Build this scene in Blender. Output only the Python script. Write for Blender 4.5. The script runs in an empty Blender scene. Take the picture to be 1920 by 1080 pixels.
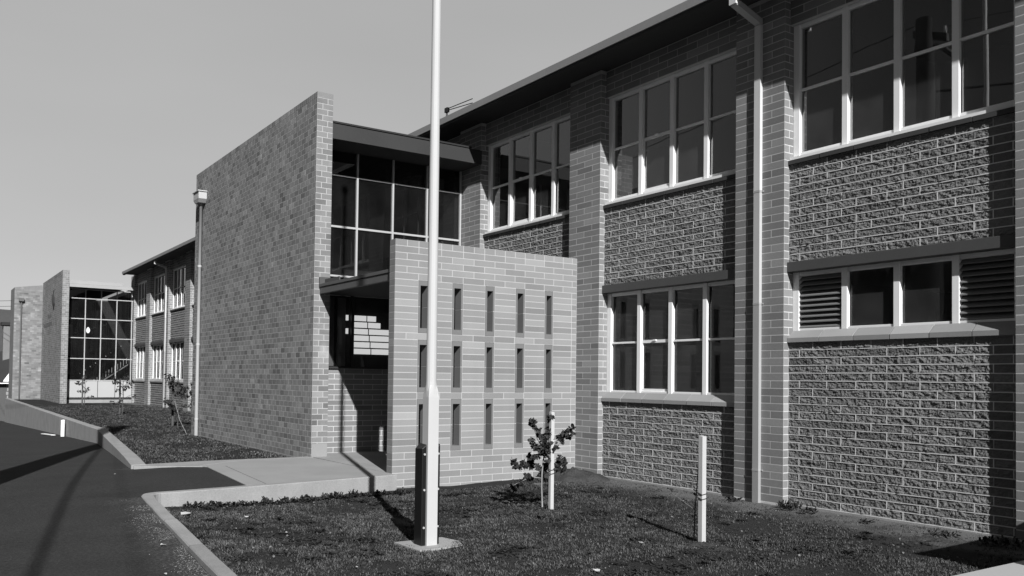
import bpy, math, random
from mathutils import Vector, Matrix, noise
random.seed(7)
scn = bpy.context.scene
R_ = math.radians

# ------------------------------------------------------------------ camera
FPX, PY = 1635.74, 669.95
yaw, pit, rol = R_(55.5686), R_(1.44683), R_(0.69808)
fw = Vector((-math.sin(yaw)*math.cos(pit), math.cos(yaw)*math.cos(pit), math.sin(pit)))
rt = fw.cross(Vector((0, 0, 1))).normalized()
up = rt.cross(fw)
r2 = rt*math.cos(rol) + up*math.sin(rol)
u2 = -rt*math.sin(rol) + up*math.cos(rol)
cam = bpy.data.cameras.new('camera')
camo = bpy.data.objects.new('camera', cam)
scn.collection.objects.link(camo)
m = Matrix((r2, u2, -fw)).transposed().to_4x4()
m.translation = Vector((0, 0, 1.63))
camo.matrix_world = m
cam.sensor_width = 36
cam.lens = FPX/1920*36
cam.shift_y = (PY-540)/1920
cam.clip_end = 3000
cam.clip_start = 0.05
scn.camera = camo

# ------------------------------------------------------------------ light
SUN = Vector((.954*.857, -.300*.857, .515)).normalized()      # towards the sun
world = bpy.data.worlds.new('World'); scn.world = world
world.use_nodes = True
nt = world.node_tree; nt.nodes.clear()
sky = nt.nodes.new('ShaderNodeTexSky'); sky.sky_type = 'NISHITA'; sky.sun_disc = False
sky.sun_elevation = math.asin(SUN.z)
sky.sun_rotation = math.atan2(SUN.x, SUN.y)
sky.air_density = 1.0; sky.dust_density = 0.6; sky.ozone_density = 1.0
def W(t, **k):
    n = nt.nodes.new(t)
    for q, v in k.items(): setattr(n, q, v)
    return n
def wm(op, a, b, c=None):
    n = W('ShaderNodeMath', operation=op)
    for i, v in enumerate((a, b, c)):
        if v is None: continue
        if isinstance(v, (int, float)): n.inputs[i].default_value = v
        else: nt.links.new(v, n.inputs[i])
    return n.outputs[0]
sep = W('ShaderNodeSeparateColor'); nt.links.new(sky.outputs[0], sep.inputs[0])
base = wm('MULTIPLY', wm('MULTIPLY_ADD', sep.outputs[1], .5, wm('MULTIPLY', sep.outputs[0], .5)), 0.44)
# added bright lobe in the sky ahead, ambient elsewhere kept low (world direction, not camera space)
tcw = W('ShaderNodeTexCoord'); dot = W('ShaderNodeVectorMath', operation='DOT_PRODUCT')
nt.links.new(tcw.outputs['Generated'], dot.inputs[0])
hd = Vector((-.86, .44, .25)).normalized(); dot.inputs[1].default_value = hd
lobe = W('ShaderNodeMapRange', interpolation_type='SMOOTHSTEP')
nt.links.new(dot.outputs['Value'], lobe.inputs[0])
lobe.inputs[1].default_value = .10; lobe.inputs[2].default_value = .86
lobe.inputs[3].default_value = 0; lobe.inputs[4].default_value = 5.7
cn = W('ShaderNodeTexNoise'); cn.inputs['Scale'].default_value = 1.6; cn.inputs['Detail'].default_value = 3
cmap = W('ShaderNodeMapping'); cmap.inputs['Scale'].default_value = (1, 1, 4); nt.links.new(tcw.outputs['Generated'], cmap.inputs[0]); nt.links.new(cmap.outputs[0], cn.inputs['Vector'])
tot = wm('ADD', base, wm('MULTIPLY', lobe.outputs[0], wm('MULTIPLY_ADD', cn.outputs['Fac'], .26, .87)))
bg = W('ShaderNodeBackground'); bg.inputs['Strength'].default_value = 0.05
out = W('ShaderNodeOutputWorld')
nt.links.new(tot, bg.inputs['Color']); nt.links.new(bg.outputs[0], out.inputs[0])
sl = bpy.data.lights.new('sun', 'SUN'); sl.energy = 5.0; sl.angle = R_(.53); sl.color = (1, 1, 1)
so = bpy.data.objects.new('sun', sl); scn.collection.objects.link(so)
so.rotation_euler = SUN.to_track_quat('Z', 'Y').to_euler()
so.location = (20, -10, 30)
scn.view_settings.view_transform = 'Standard'; scn.view_settings.look = 'None'
scn.view_settings.exposure = 0.4; scn.view_settings.gamma = 1.0
scn.view_settings.use_curve_mapping = False
scn.render.engine = 'CYCLES'
scn.render.resolution_x = 1024; scn.render.resolution_y = 576

# ------------------------------------------------------------------ materials
MATS = {}
BRIGHT = ('cream_paint', 'pipe_paint', 'mortar', 'tower_mortar', 'panel_mortar')
def mat(name, val, rough=.85, var=.12, scale=8.0, fine=60.0, finev=.10, bump=.0, bscale=80.0, tone=False, spec=.3,
        streak=0.0, extra=None):
    """Grey procedural material: base value broken up by two noises, optional per-brick tone attribute."""
    if name in MATS: return MATS[name]
    if name not in BRIGHT: val *= .76
    M = bpy.data.materials.new(name); M.use_nodes = True
    t = M.node_tree; t.nodes.clear(); N = t.nodes.new; L = t.links.new
    o = N('ShaderNodeOutputMaterial'); p = N('ShaderNodeBsdfPrincipled')
    p.inputs['Roughness'].default_value = rough
    p.inputs['Specular IOR Level'].default_value = spec
    tc = N('ShaderNodeTexCoord'); geo = N('ShaderNodeNewGeometry')
    def mth(op, a, b, c=None):
        n = N('ShaderNodeMath'); n.operation = op
        for i, v in enumerate((a, b, c)):
            if v is None: continue
            if isinstance(v, (int, float)): n.inputs[i].default_value = v
            else: L(v, n.inputs[i])
        return n.outputs[0]
    def nz(sc, det=4, mapv=None):
        n = N('ShaderNodeTexNoise'); n.inputs['Scale'].default_value = sc; n.inputs['Detail'].default_value = det
        if mapv is not None:
            mp = N('ShaderNodeMapping'); mp.inputs['Scale'].default_value = mapv
            L(geo.outputs['Position'], mp.inputs[0]); L(mp.outputs[0], n.inputs['Vector'])
        else: L(geo.outputs['Position'], n.inputs['Vector'])
        return n.outputs['Fac']
    v = mth('MULTIPLY_ADD', nz(scale*.25), 2*var, 1-var)
    f = mth('MULTIPLY_ADD', nz(fine, 3), 2*finev, 1-finev)
    v = mth('MULTIPLY', v, f)
    if streak:
        s = mth('MULTIPLY_ADD', nz(1.0, 3, (6, 6, .5)), 2*streak, 1-streak)
        v = mth('MULTIPLY', v, s)
    if tone:
        a = N('ShaderNodeAttribute'); a.attribute_name = 'tone'
        v = mth('MULTIPLY', v, a.outputs['Fac'])
    if extra: v = extra(N, L, mth, nz, geo, v)
    v = mth('MULTIPLY', v, val)
    L(v, p.inputs['Base Color'])
    if bump:
        b = N('ShaderNodeBump'); b.inputs['Strength'].default_value = 1.0; b.inputs['Distance'].default_value = bump
        L(nz(bscale, 5), b.inputs['Height']); L(b.outputs[0], p.inputs['Normal'])
    L(p.outputs[0], o.inputs[0])
    MATS[name] = M
    return M

BRICK = mat('concrete_brick', .27, .92, .16, 5, 60, .16, .0012, 220, tone=True)
ROUGH = mat('split_face_brick', .205, .95, .12, 8, 70, .22, .006, 130, tone=True)
MORTAR = mat('mortar', .50, .95, .08, 6, 60, .08, .001, 150)
def bloom(N, L, mth, nz, geo, v):
    c = N('ShaderNodeClamp'); L(mth('MULTIPLY_ADD', nz(2.3, 6), 7.0, -4.1), c.inputs[0])      # salt bloom patches
    d = N('ShaderNodeClamp'); L(mth('MULTIPLY_ADD', nz(1.1, 5, (1.2, 1.2, .8)), 6.0, -3.2), d.inputs[0])   # grime patches
    v = mth('MULTIPLY', v, mth('MULTIPLY_ADD', c.outputs[0], .38, 1.0))
    return mth('MULTIPLY', v, mth('MULTIPLY_ADD', d.outputs[0], -.16, 1.0))
TOWERB = mat('tower_brick', .26, .92, .22, 5, 70, .16, .0012, 220, tone=True, streak=.14, extra=bloom)
MORTART = mat('tower_mortar', .40, .95, .10, 6, 60, .08)
SCRB = mat('screen_block', .300, .9, .12, 3, 60, .13, .001, 220, tone=True, streak=.06)
PRECAST = mat('precast_frame', .20, .9, .10, 8, 90, .12)
CONC = mat('concrete', .37, .9, .18, 5, 50, .14, .0015, 120, streak=.05)
CONCK = mat('kerb_concrete', .36, .92, .22, 10, 50, .22, .003, 90, tone=True, streak=.1)
PMORT = mat('panel_mortar', .64, .95, .10, 10, 60, .12)
SILLM = mat('sill_tile', .36, .8, .12, 8, 60, .10, tone=True)
WHITE = mat('cream_paint', .82, .5, .05, 10, 60, .04)
GREYP = mat('pipe_paint', .42, .5, .06, 10, 60, .05)
DARKP = mat('dark_fascia_paint', .045, .55, .22, 5, 30, .12)
LINT = mat('lintel_paint', .095, .6, .12, 8, 40, .10)
EAVE_ = mat('eave_fascia_paint', .30, .6, .12, 3, 30, .08)
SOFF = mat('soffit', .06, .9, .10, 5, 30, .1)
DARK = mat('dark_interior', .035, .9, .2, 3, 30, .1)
BLACK = mat('black_paint', .012, .4, .1, 5, 30, .1)
STEEL = mat('bolt_steel', .5, .4, .1, 5, 30, .1)
POLE = mat('pole_paint', .60, .55, .05, 6, 60, .03, streak=.03)
WOODP = mat('stake_timber', .60, .8, .10, 8, 60, .10, streak=.10)
WOODD = mat('old_timber', .10, .9, .25, 8, 60, .2, streak=.2)
SPAN = mat('spandrel_white', .50, .6, .05, 3, 40, .04)
SLATE = mat('roof_slate', .035, .8, .2, 8, 40, .2)
LEAF = mat('leaf', .036, .7, .3, 10, 40, .2, tone=True)
BARK = mat('pale_bark', .32, .9, .25, 20, 60, .2)
BARKD = mat('dark_bark', .08, .9, .25, 20, 60, .2)
PAPER = mat('paper', .70, .7, .1, 10, 60, .1)
HILL = mat('hill_scrub', .10, 1, .25, .08, .6, .25)
ROOFM = mat('roof_sheet', .12, .7, .1, 4, 30, .1)
WIRE = mat('wire', .03, .6, .1, 4, 30, .1)
HEDGE = mat('hedge_leaf', .04, .8, .3, 4, 20, .3)

def road_extra(N, L, mth, nz, geo, v):
    n = nz(90, 2); s = mth('GREATER_THAN', n, .70)
    v = mth('MULTIPLY_ADD', mth('MULTIPLY', s, v), .5, v)
    # dusty strip close to the near kerb: worn-in grit, has its own shape on the ground
    sp = N('ShaderNodeSeparateXYZ'); L(geo.outputs['Position'], sp.inputs[0])
    k = mth('ADD', mth('MULTIPLY_ADD', sp.outputs[0], .09, sp.outputs[1]), -1.294)   # 0 on the kerb line
    d = mth('MULTIPLY_ADD', k, 2.2, 1.05)
    d = mth('ADD', d, mth('MULTIPLY_ADD', nz(3.5, 5), 1.6, -.95))
    n2 = N('ShaderNodeClamp'); L(d, n2.inputs[0])
    lim = mth('LESS_THAN', k, .05)
    g = mth('MULTIPLY', mth('MULTIPLY', n2.outputs[0], lim), mth('GREATER_THAN', sp.outputs[0], -11.3))
    gr = mth('MULTIPLY', g, mth('MULTIPLY_ADD', mth('GREATER_THAN', nz(38, 3), .56), 1.1, .3))
    return mth('ADD', v, gr)
ROAD = mat('asphalt', .056, .93, .22, 6.0, 38, .60, .012, 60, spec=.04, extra=road_extra)

def lawn_extra(N, L, mth, nz, geo, v):
    sp = N('ShaderNodeSeparateXYZ'); L(geo.outputs['Position'], sp.inputs[0])
    near = mth('MULTIPLY_ADD', sp.outputs[1], 1.5, -13.3)        # bare soil towards the wall foot
    a = mth('ADD', near, mth('MULTIPLY_ADD', nz(1.6, 5), 2.2, -.9))
    c = N('ShaderNodeClamp'); L(a, c.inputs[0])
    patch = mth('MULTIPLY_ADD', nz(.9, 6), 9.0, -5.7)
    c2 = N('ShaderNodeClamp'); L(patch, c2.inputs[0])
    s = mth('MAXIMUM', mth('MULTIPLY', c.outputs[0], 1.0), mth('MULTIPLY', c2.outputs[0], .6))
    return mth('MULTIPLY', v, mth('MULTIPLY_ADD', s, 2.6, 1.0))
SOIL = mat('lawn_soil', .046, 1, .25, 5, 70, .35, .02, 60, spec=.04, extra=lawn_extra)
GRASSM = mat('grass_blade', .074, .8, .45, 6, 12, .3, tone=True, spec=.12)
MOUND = mat('bare_soil', .075, 1, .35, 16, 40, .45, .02, 50, spec=.04)

def glass_mat(name='window_glass', ior=1.5, tint=.55, dust=.012):
    M = bpy.data.materials.new(name); M.use_nodes = True
    t = M.node_tree; t.nodes.clear(); N = t.nodes.new; L = t.links.new
    o = N('ShaderNodeOutputMaterial'); mx = N('ShaderNodeMixShader'); fr = N('ShaderNodeFresnel'); fr.inputs[0].default_value = ior
    tr = N('ShaderNodeBsdfTransparent'); tr.inputs[0].default_value = (tint, tint, tint, 1)
    gl = N('ShaderNodeBsdfGlossy'); gl.inputs['Roughness'].default_value = .01
    gl.inputs['Color'].default_value = (.9, .9, .9, 1)
    geo = N('ShaderNodeNewGeometry'); nz = N('ShaderNodeTexNoise'); nz.inputs['Scale'].default_value = 1.3
    L(geo.outputs['Position'], nz.inputs['Vector'])
    b = N('ShaderNodeBump'); b.inputs['Distance'].default_value = .0008; L(nz.outputs['Fac'], b.inputs['Height'])
    L(b.outputs[0], gl.inputs['Normal'])
    L(fr.outputs[0], mx.inputs[0]); L(tr.outputs[0], mx.inputs[1]); L(gl.outputs[0], mx.inputs[2])
    df = N('ShaderNodeBsdfDiffuse'); df.inputs[0].default_value = (.5, .5, .5, 1); m2 = N('ShaderNodeMixShader')
    n2 = N('ShaderNodeTexNoise'); n2.inputs['Scale'].default_value = 2.5; n2.inputs['Detail'].default_value = 5; L(geo.outputs['Position'], n2.inputs['Vector'])
    dm = N('ShaderNodeMath'); dm.operation = 'MULTIPLY'; dm.inputs[1].default_value = dust*2; L(n2.outputs['Fac'], dm.inputs[0])
    L(dm.outputs[0], m2.inputs[0]); L(mx.outputs[0], m2.inputs[1]); L(df.outputs[0], m2.inputs[2]); L(m2.outputs[0], o.inputs[0])
    return M
GLASS = glass_mat()
GLASSB = glass_mat('coated_window_glass', 2.7, .35, .05)
GLASSL = glass_mat('dusty_window_glass', 1.5, .5, .05)
def lit_mat(name, e):
    M = bpy.data.materials.new(name); M.use_nodes = True
    t = M.node_tree; t.nodes.clear(); N = t.nodes.new; L = t.links.new
    o = N('ShaderNodeOutputMaterial'); em = N('ShaderNodeEmission'); em.inputs['Strength'].default_value = e
    L(em.outputs[0], o.inputs[0]); return M
SKYGLOW = lit_mat('sky_view_glow', .85)  # glow standing in for bright sky beyond the porch glass
LAMP = lit_mat('lamp_glow', 1.6)

# ------------------------------------------------------------------ mesh builder
class MB:
    def __init__(s): s.v = []; s.f = []; s.m = []; s.t = []; s.sm = []
    def face(s, pts, mi=0, tone=1.0):
        i = len(s.v); s.v += [tuple(p) for p in pts]; s.f.append(tuple(range(i, i+len(pts)))); s.m.append(mi); s.t.append(tone)
    def box(s, x0, x1, y0, y1, z0, z1, mi=0, tone=1.0):
        s.hexa([(x0, y0, z0), (x1, y0, z0), (x1, y1, z0), (x0, y1, z0)], [(x0, y0, z1), (x1, y0, z1), (x1, y1, z1), (x0, y1, z1)], mi, tone)
    def hexa(s, b, t, mi=0, tone=1.0):
        i = len(s.v); n = len(b); s.v += [tuple(p) for p in b] + [tuple(p) for p in t]
        fs = [tuple(i+n-1-k for k in range(n)), tuple(i+n+k for k in range(n))]
        for k in range(n): fs.append((i+k, i+(k+1) % n, i+n+(k+1) % n, i+n+k))
        s.f += fs; s.m += [mi]*len(fs); s.t += [tone]*len(fs)
    def tube(s, pts, rad, n=8, mi=0, tone=1.0, cap=True):
        pts = [Vector(p) for p in pts]
        if not isinstance(rad, (list, tuple)): rad = [rad]*len(pts)
        base = len(s.v)
        for k, p in enumerate(pts):
            d = (pts[min(k+1, len(pts)-1)]-pts[max(k-1, 0)]).normalized()
            a = d.cross(Vector((0, 0, 1)) if abs(d.z) < .95 else Vector((1, 0, 0))).normalized(); b = d.cross(a)
            for j in range(n):
                an = 2*math.pi*(j+.5)/n
                s.v.append(tuple(p + (a*math.cos(an)+b*math.sin(an))*rad[k]))
        for k in range(len(pts)-1):
            for j in range(n):
                s.f.append((base+k*n+j, base+k*n+(j+1) % n, base+(k+1)*n+(j+1) % n, base+(k+1)*n+j)); s.m.append(mi); s.t.append(tone)
        if cap:
            s.f.append(tuple(base+j for j in range(n))); s.m.append(mi); s.t.append(tone)
            s.f.append(tuple(base+(len(pts)-1)*n+j for j in reversed(range(n)))); s.m.append(mi); s.t.append(tone)
    def build(s, name, mats, parent=None, smooth=False, bevel=0):
        me = bpy.data.meshes.new(name); me.from_pydata(s.v, [], s.f)
        if not isinstance(mats, (list, tuple)): mats = [mats]
        for q in mats: me.materials.append(q)
        me.polygons.foreach_set('material_index', s.m)
        a = me.attributes.new('tone', 'FLOAT', 'FACE'); a.data.foreach_set('value', s.t)
        if smooth: me.polygons.foreach_set('use_smooth', [True]*len(s.f))
        me.update()
        o = bpy.data.objects.new(name, me); scn.collection.objects.link(o)
        if parent: o.parent = parent
        if bevel:
            bm = o.modifiers.new('bevel', 'BEVEL'); bm.width = bevel; bm.segments = 2; bm.limit_method = 'ANGLE'
        return o

def thing(name, label, cat, group=None, loc=(0, 0, 0)):
    o = bpy.data.objects.new(name, None); scn.collection.objects.link(o); o.location = loc
    return tag(o, label, cat, group)
def tag(o, label, cat, group=None):
    o['label'] = label; o['category'] = cat
    if group: o['group'] = group
    return o
def struct(o): o['kind'] = 'structure'; return o
def stuff(o, label, cat): o['kind'] = 'stuff'; o['label'] = label; o['category'] = cat; return o

# ------------------------------------------------------------------ masonry
CH = .1035
def pieces(W, L, off, spans=None):
    js = []; x = off
    while x < W-.035:
        if x > .035: js.append(x)
        x += L
    js = [0]+js+[W]
    return [(js[i], js[i+1]) for i in range(len(js)-1)]
def brick(mb, o, u, n, a, b, z0, z1, d, mi, tone, J=.012, e0=True, e1=True):
    a2 = a+(J/2 if e0 else 0); b2 = b-(J/2 if e1 else 0)
    jz = random.uniform(-.0010, .0010); z0 += J/2+jz; z1 -= J/2-jz
    P = lambda q, z, dd: (o[0]+u[0]*q+n[0]*dd, o[1]+u[1]*q+n[1]*dd, z)
    d += random.uniform(-.0003, .0005)
    A, B, C, D = P(a2, z0, d), P(b2, z0, d), P(b2, z1, d), P(a2, z1, d)
    a_, b_, c_, d_ = P(a2, z0, 0), P(b2, z0, 0), P(b2, z1, 0), P(a2, z1, 0)
    for q in ((A, B, C, D), (a_, b_, B, A), (b_, c_, C, B), (c_, d_, D, C), (d_, a_, A, D)): mb.face(q, mi, tone)
def rtone(w=.14, odd=.10):
    t = random.gauss(1, w*.8)
    if random.random() < odd: t *= random.choice((.80, .86, 1.14))
    return max(.55, min(1.4, t))
def courses(mb, o, u, n, W, z0, rows, L, C=CH, off=0., alt=.5, d=.0012, mi=0, w=.14, edge=True, stagger=None, odd=.08, start=0):
    for i in range(rows):
        par = (i+start) % 2
        of = off-(L*alt if par else 0)
        for a, b in pieces(W, L, of):
            brick(mb, o, u, n, a, b, z0+i*C, z0+(i+1)*C, d, mi, rtone(w, odd), e0=(a > 0 or not edge), e1=(b < W or not edge))
def rough_block(mb, o, u, n, a, b, z0, z1, mi, tone, nu, nv):
    J = .012; a += J/2; b -= J/2; z0 += J/2; z1 -= J/2
    base = len(mb.v); seed = Vector((random.uniform(0, 50), random.uniform(0, 50), random.uniform(0, 50)))
    tilt2 = random.uniform(-.016, .004)
    for j in range(nv+1):
        for i in range(nu+1):
            fu, fv = i/nu, j/nv
            x = a+(b-a)*fu; z = z0+(z1-z0)*fv
            e = min(1, min(fu, 1-fu)*(b-a)/.014)*min(1, min(fv, 1-fv)*(z1-z0)/.012)
            p = Vector((x, z, 0))
            p2 = Vector((x, z*1.7, 0)); h = .013*noise.noise(p2*16+seed)+.011*noise.noise(p2*36+seed)+.0065*noise.noise(p*95+seed)+tilt2*(fv-.5)-.002
            dd = .009+e*h
            mb.v.append((o[0]+u[0]*x+n[0]*max(.0008, dd), o[1]+u[1]*x+n[1]*max(.0008, dd), z))
    for j in range(nv):
        for i in range(nu):
            k = base+j*(nu+1)+i
            mb.f.append((k, k+1, k+nu+2, k+nu+1)); mb.m.append(mi); mb.t.append(tone)
def rough_panel(mb, o, u, n, W, z0, rows, L, C=CH, near=True, off=0., start=0):
    Q = lambda q, z, dd: (o[0]+u[0]*q+n[0]*dd, o[1]+u[1]*q+n[1]*dd, z)
    def strip(a, b, za, zb):
        d = .0105
        mb.face([Q(a, za, d), Q(b, za, d), Q(b, zb, d), Q(a, zb, d)], 1)
        mb.face([Q(a, za, 0), Q(b, za, 0), Q(b, za, d), Q(a, za, d)], 1); mb.face([Q(a, zb, d), Q(b, zb, d), Q(b, zb, 0), Q(a, zb, 0)], 1)
        mb.face([Q(a, za, 0), Q(a, za, d), Q(a, zb, d), Q(a, zb, 0)], 1); mb.face([Q(b, za, d), Q(b, za, 0), Q(b, zb, 0), Q(b, zb, d)], 1)
    for i in range(rows):
        of = off-(L*.5 if (i+start) % 2 else 0)
        ps = pieces(W, L, of)
        for a, b in ps:
            if near: rough_block(mb, o, u, n, a, b, z0+i*C, z0+(i+1)*C, 0, rtone(.14), max(3, int((b-a)/.0115)), 9)
            else: brick(mb, o, u, n, a, b, z0+i*C, z0+(i+1)*C, .0015, 0, rtone(.2)*.75, J=.014)
        if near:
            for a, b in ps[1:]:
                if random.random() < .72: strip(a-.005, a+.005, z0+i*C+.006, z0+(i+1)*C-.006)
            sx = 0
            while sx < W-.001:
                e = min(W, sx+random.uniform(.15, .4)); jj = random.uniform(-.0015, .0015); strip(sx, e, z0+i*C-.0052+jj, z0+i*C+.0052+jj+random.uniform(-.001, .001)); sx = e

def leaf(mb, p, s, tone):
    a = random.uniform(0, 6.28); t = random.uniform(-1.1, 1.1); ca, sa = math.cos(a), math.sin(a)
    d = Vector((ca*math.cos(t), sa*math.cos(t), math.sin(t)-.3)).normalized()
    n = d.cross(Vector((random.gauss(0, 1), random.gauss(0, 1), random.gauss(0, 1)))).normalized()
    k = d.cross(n)*.12*s
    o = [p-d*s*.1, p+n*s*.42+d*s*.2+k, p+n*s*.34+d*s*.62, p+d*s, p-n*s*.34+d*s*.62, p-n*s*.42+d*s*.2+k]
    mb.face(o, 0, tone)

XP = (1, 0, 0); XM = (-1, 0, 0); YP = (0, 1, 0); YM = (0, -1, 0)
D = 9.676; DR = 9.790; DW = 9.87
PER = 3.858; R0 = -7.634; PW = .85; BW = PER-PW
LB = .425

# ================================================================== SCHOOL BUILDING (long wing)
school = thing('school_building', 'long two-storey school wing with brick piers, rough brick panels and a wide dark eave', 'building', loc=(-24, 12, 0))
school.location = (0, 0, 0)
def make_pier(R, wpier=PW):
    mb = MB(); L = R-wpier
    mb.box(L, R, D, 10.10, -.4, 6.99, 1)
    courses(mb, (L, D, 0), XP, YM, wpier, 0-.0, 67, LB, off=.0, alt=.5, d=.0012)
    courses(mb, (R, D+.003, 0), YP, XP, .30, 0, 67, .2, off=0, alt=.5, d=.0015, start=1)
    mb.box(L-.004, R+.004, D-.004, D+.3, -.4, -.004, 1)
    return mb.build('brick_pier', [BRICK, MORTAR], school)
for k in range(-1, 12): make_pier(R0-PER*k)

def window(R, zb, zt, zm, w=BW, lou=(), sash=True, parent=school, Yp=DW, blind=False, deep=.075):
    """timber window: frame part with sub-parts pane, sash and sill"""
    f = MB(); y0, y1 = Yp-.01, Yp+deep
    xl, xr = R+.002, R+w-.002; mw = .085
    ctr = [xl+.05, R+.80, R+1.525, R+2.255, xr-.05]
    hw = [.05, mw/2, mw/2, mw/2, .05]
    for c, h in zip(ctr, hw): f.box(c-h, c+h, y0, y1, zb, zt)
    for i in range(4):
        a, b = ctr[i]+hw[i], ctr[i+1]-hw[i+1]
        f.box(a, b, y0+.012, y1, zt-.055, zt); f.box(a, b, y0+.012, y1, zb, zb+.06)
        if zm and not (sash and i == 1): f.box(a, b, y0+.024, y1-.01, zm-.016, zm+.016)
        if i == 1 and sash and zm:
            pass
    fo = f.build('window', WHITE, parent, bevel=.004)
    if sash and zm:
        s = MB(); a, b = ctr[1]+hw[1], ctr[2]-hw[2]
        s.box(a, a+.022, y0+.03, y1-.02, zb+.06, zm-.018); s.box(b-.022, b, y0+.03, y1-.02, zb+.06, zm-.018)
        s.box(a, b, y0+.03, y1-.02, zm-.018, zm+.03); s.box(a+.022, b-.022, y0+.03, y1-.02, zb+.06, zb+.1)
        s.box((a+b)/2-.03, (a+b)/2+.03, y0+.005, y0+.03, zm+.012, zm+.034)
        s.build('sash', WHITE, fo)
    g = MB()
    for i in range(4):
        if i in lou: continue
        a, b = ctr[i]+hw[i], ctr[i+1]-hw[i+1]
        for q0, q1 in (((zb+.05, zm), (zm, zt-.05)) if zm else ((zb+.05, zt-.05),)):
            t = [random.uniform(-.0022, .0022) for _ in range(4)]
            g.face([(a, Yp+.045+t[0], q0), (b, Yp+.045+t[1], q0), (b, Yp+.045+t[2], q1), (a, Yp+.045+t[0]+t[2]-t[1], q1)])
    g.build('pane', GLASSB if zb > 4 else GLASSL, fo)
    for i in lou:
        a, b = ctr[i]+hw[i], ctr[i+1]-hw[i+1]; l = MB(); n = 10; z0 = zb+.06; hh = (zt-.055-z0)/n
        for q in range(n):
            z = z0+q*hh
            l.hexa([(a, Yp+.0, z+.004), (b, Yp+.0, z+.004), (b, Yp+.07, z+hh*.9), (a, Yp+.07, z+hh*.9)],
                   [(a, Yp+.0, z+.018), (b, Yp+.0, z+.018), (b, Yp+.07, z+hh*.9+.014), (a, Yp+.07, z+hh*.9+.014)])
        l.build('louvre', LOUV, fo)
    if blind:
        l = MB(); l.box(ctr[0]+.06, ctr[4]-.06, Yp+.16, Yp+.165, zt-1.05, zt-.05); l.build('blind', GREYP, fo)
    return fo
LOUV = mat('louvre_blade', .22, .6, .1, 8, 40, .1)
SILLD = mat('shaded_sill_tile', .075, .8, .15, 8, 60, .10, tone=True)  # sill tile darkened to carry the shade of the upper sills
def sill(R, zbot, znose, ztop, w=BW, parent=school, upper=False):
    s = MB(); n = 6; x0, x1 = R+.001, R+w-.001; st = (x1-x0)/n
    for i in range(n):
        a = x0+i*st+.006; b = x0+(i+1)*st-.006
        j = random.uniform(-.004, .004); t = rtone(.1)
        if upper: s.hexa([(a, 9.745+j, zbot), (b, 9.745+j, zbot), (b, DW+.01, zbot), (a, DW+.01, zbot)], [(a, 9.745+j, znose), (b, 9.745+j, znose), (b, DW-.011, znose+.01), (a, DW-.011, znose+.01)], 0, t)
        else: s.hexa([(a, 9.742+j, zbot), (b, 9.742+j, zbot), (b, DW+.01, zbot), (a, DW+.01, zbot)],
               [(a, 9.742+j, znose), (b, 9.742+j, znose), (b, DW-.011, ztop), (a, DW-.011, ztop)], 0, t)
    s.box(x0, x1, 9.755, DW+.02, zbot+.004, znose-.004, 0, .5)
    if upper: s.box(x0, x1, 9.79, DW-.012, znose+.012, ztop, 2)
    return s.build('sill', [SILLD if upper else SILLM, MORTAR, WHITE], parent)
def lintel(R, z0, z1, w=BW):
    s = MB(); s.box(R+.001, R+w-.001, 9.735, 9.90, z0, z1)
    return s.build('lintel', LINT, school, bevel=.004)
for k in range(-1, 12):
    R = R0-PER*k; near = k <= 2; b2 = (k <= 0)
    w = BW if k >= 0 else BW+.4
    zlow_top = 2.175 if b2 else 1.275
    # lower panel
    def panel(za, zb):
        mb = MB()
        mb.box(R, R+BW, DR, 10.08, za, zb, 1)
        rows = max(1, int(round((zb-za)/CH))); C = (zb-za)/rows
        rough_panel(mb, (R, DR, 0), XP, YM, BW, za, rows, LB, C, near, off=-.04, start=(0 if za < 1 else 1))
        mb.build('rough_brick_panel', [ROUGH, PMORT], school)
    panel(0.0, zlow_top); panel(3.262, 4.592)
    mb = MB(); mb.box(R, R+BW, DR-.018, 10.08, -.4, -.004, 0); mb.build('footing_strip', CONCK, school)
    sill(R, zlow_top, zlow_top+.058, zlow_top+.16)
    sill(R, 4.592, 4.648, 4.698, upper=True)
    lintel(R, 3.128, 3.262)
    lo = zlow_top+.13
    window(R, lo, 3.127, None if b2 else 2.27, lou=(0, 3) if b2 else (), sash=not b2, deep=.075 if near else .03)
    window(R, 4.70, 6.52, 5.62, sash=(k != 0), blind=(1 if k in (8, 9) else 0), deep=.075 if near else .03)
    mb = MB(); mb.box(R, R+BW, 9.80, 10.08, 6.52, 6.99, 1)
    courses(mb, (R, 9.80, 0), XP, YM, BW, 6.524, 4, LB, .1135, d=.0012)
    mb.build('frieze', [BRICK, MORTAR], school)
# interior behind the glass
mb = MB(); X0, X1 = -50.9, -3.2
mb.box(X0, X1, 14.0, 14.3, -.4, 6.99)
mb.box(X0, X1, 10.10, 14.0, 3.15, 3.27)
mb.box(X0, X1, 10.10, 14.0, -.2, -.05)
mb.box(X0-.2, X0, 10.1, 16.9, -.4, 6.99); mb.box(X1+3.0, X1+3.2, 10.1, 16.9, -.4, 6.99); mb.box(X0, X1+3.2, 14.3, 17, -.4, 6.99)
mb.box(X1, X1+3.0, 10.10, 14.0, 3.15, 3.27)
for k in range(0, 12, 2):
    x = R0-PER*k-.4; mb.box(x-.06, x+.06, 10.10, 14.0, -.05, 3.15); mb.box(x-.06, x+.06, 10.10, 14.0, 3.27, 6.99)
mb.build('interior_wall', DARK, school)
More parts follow.
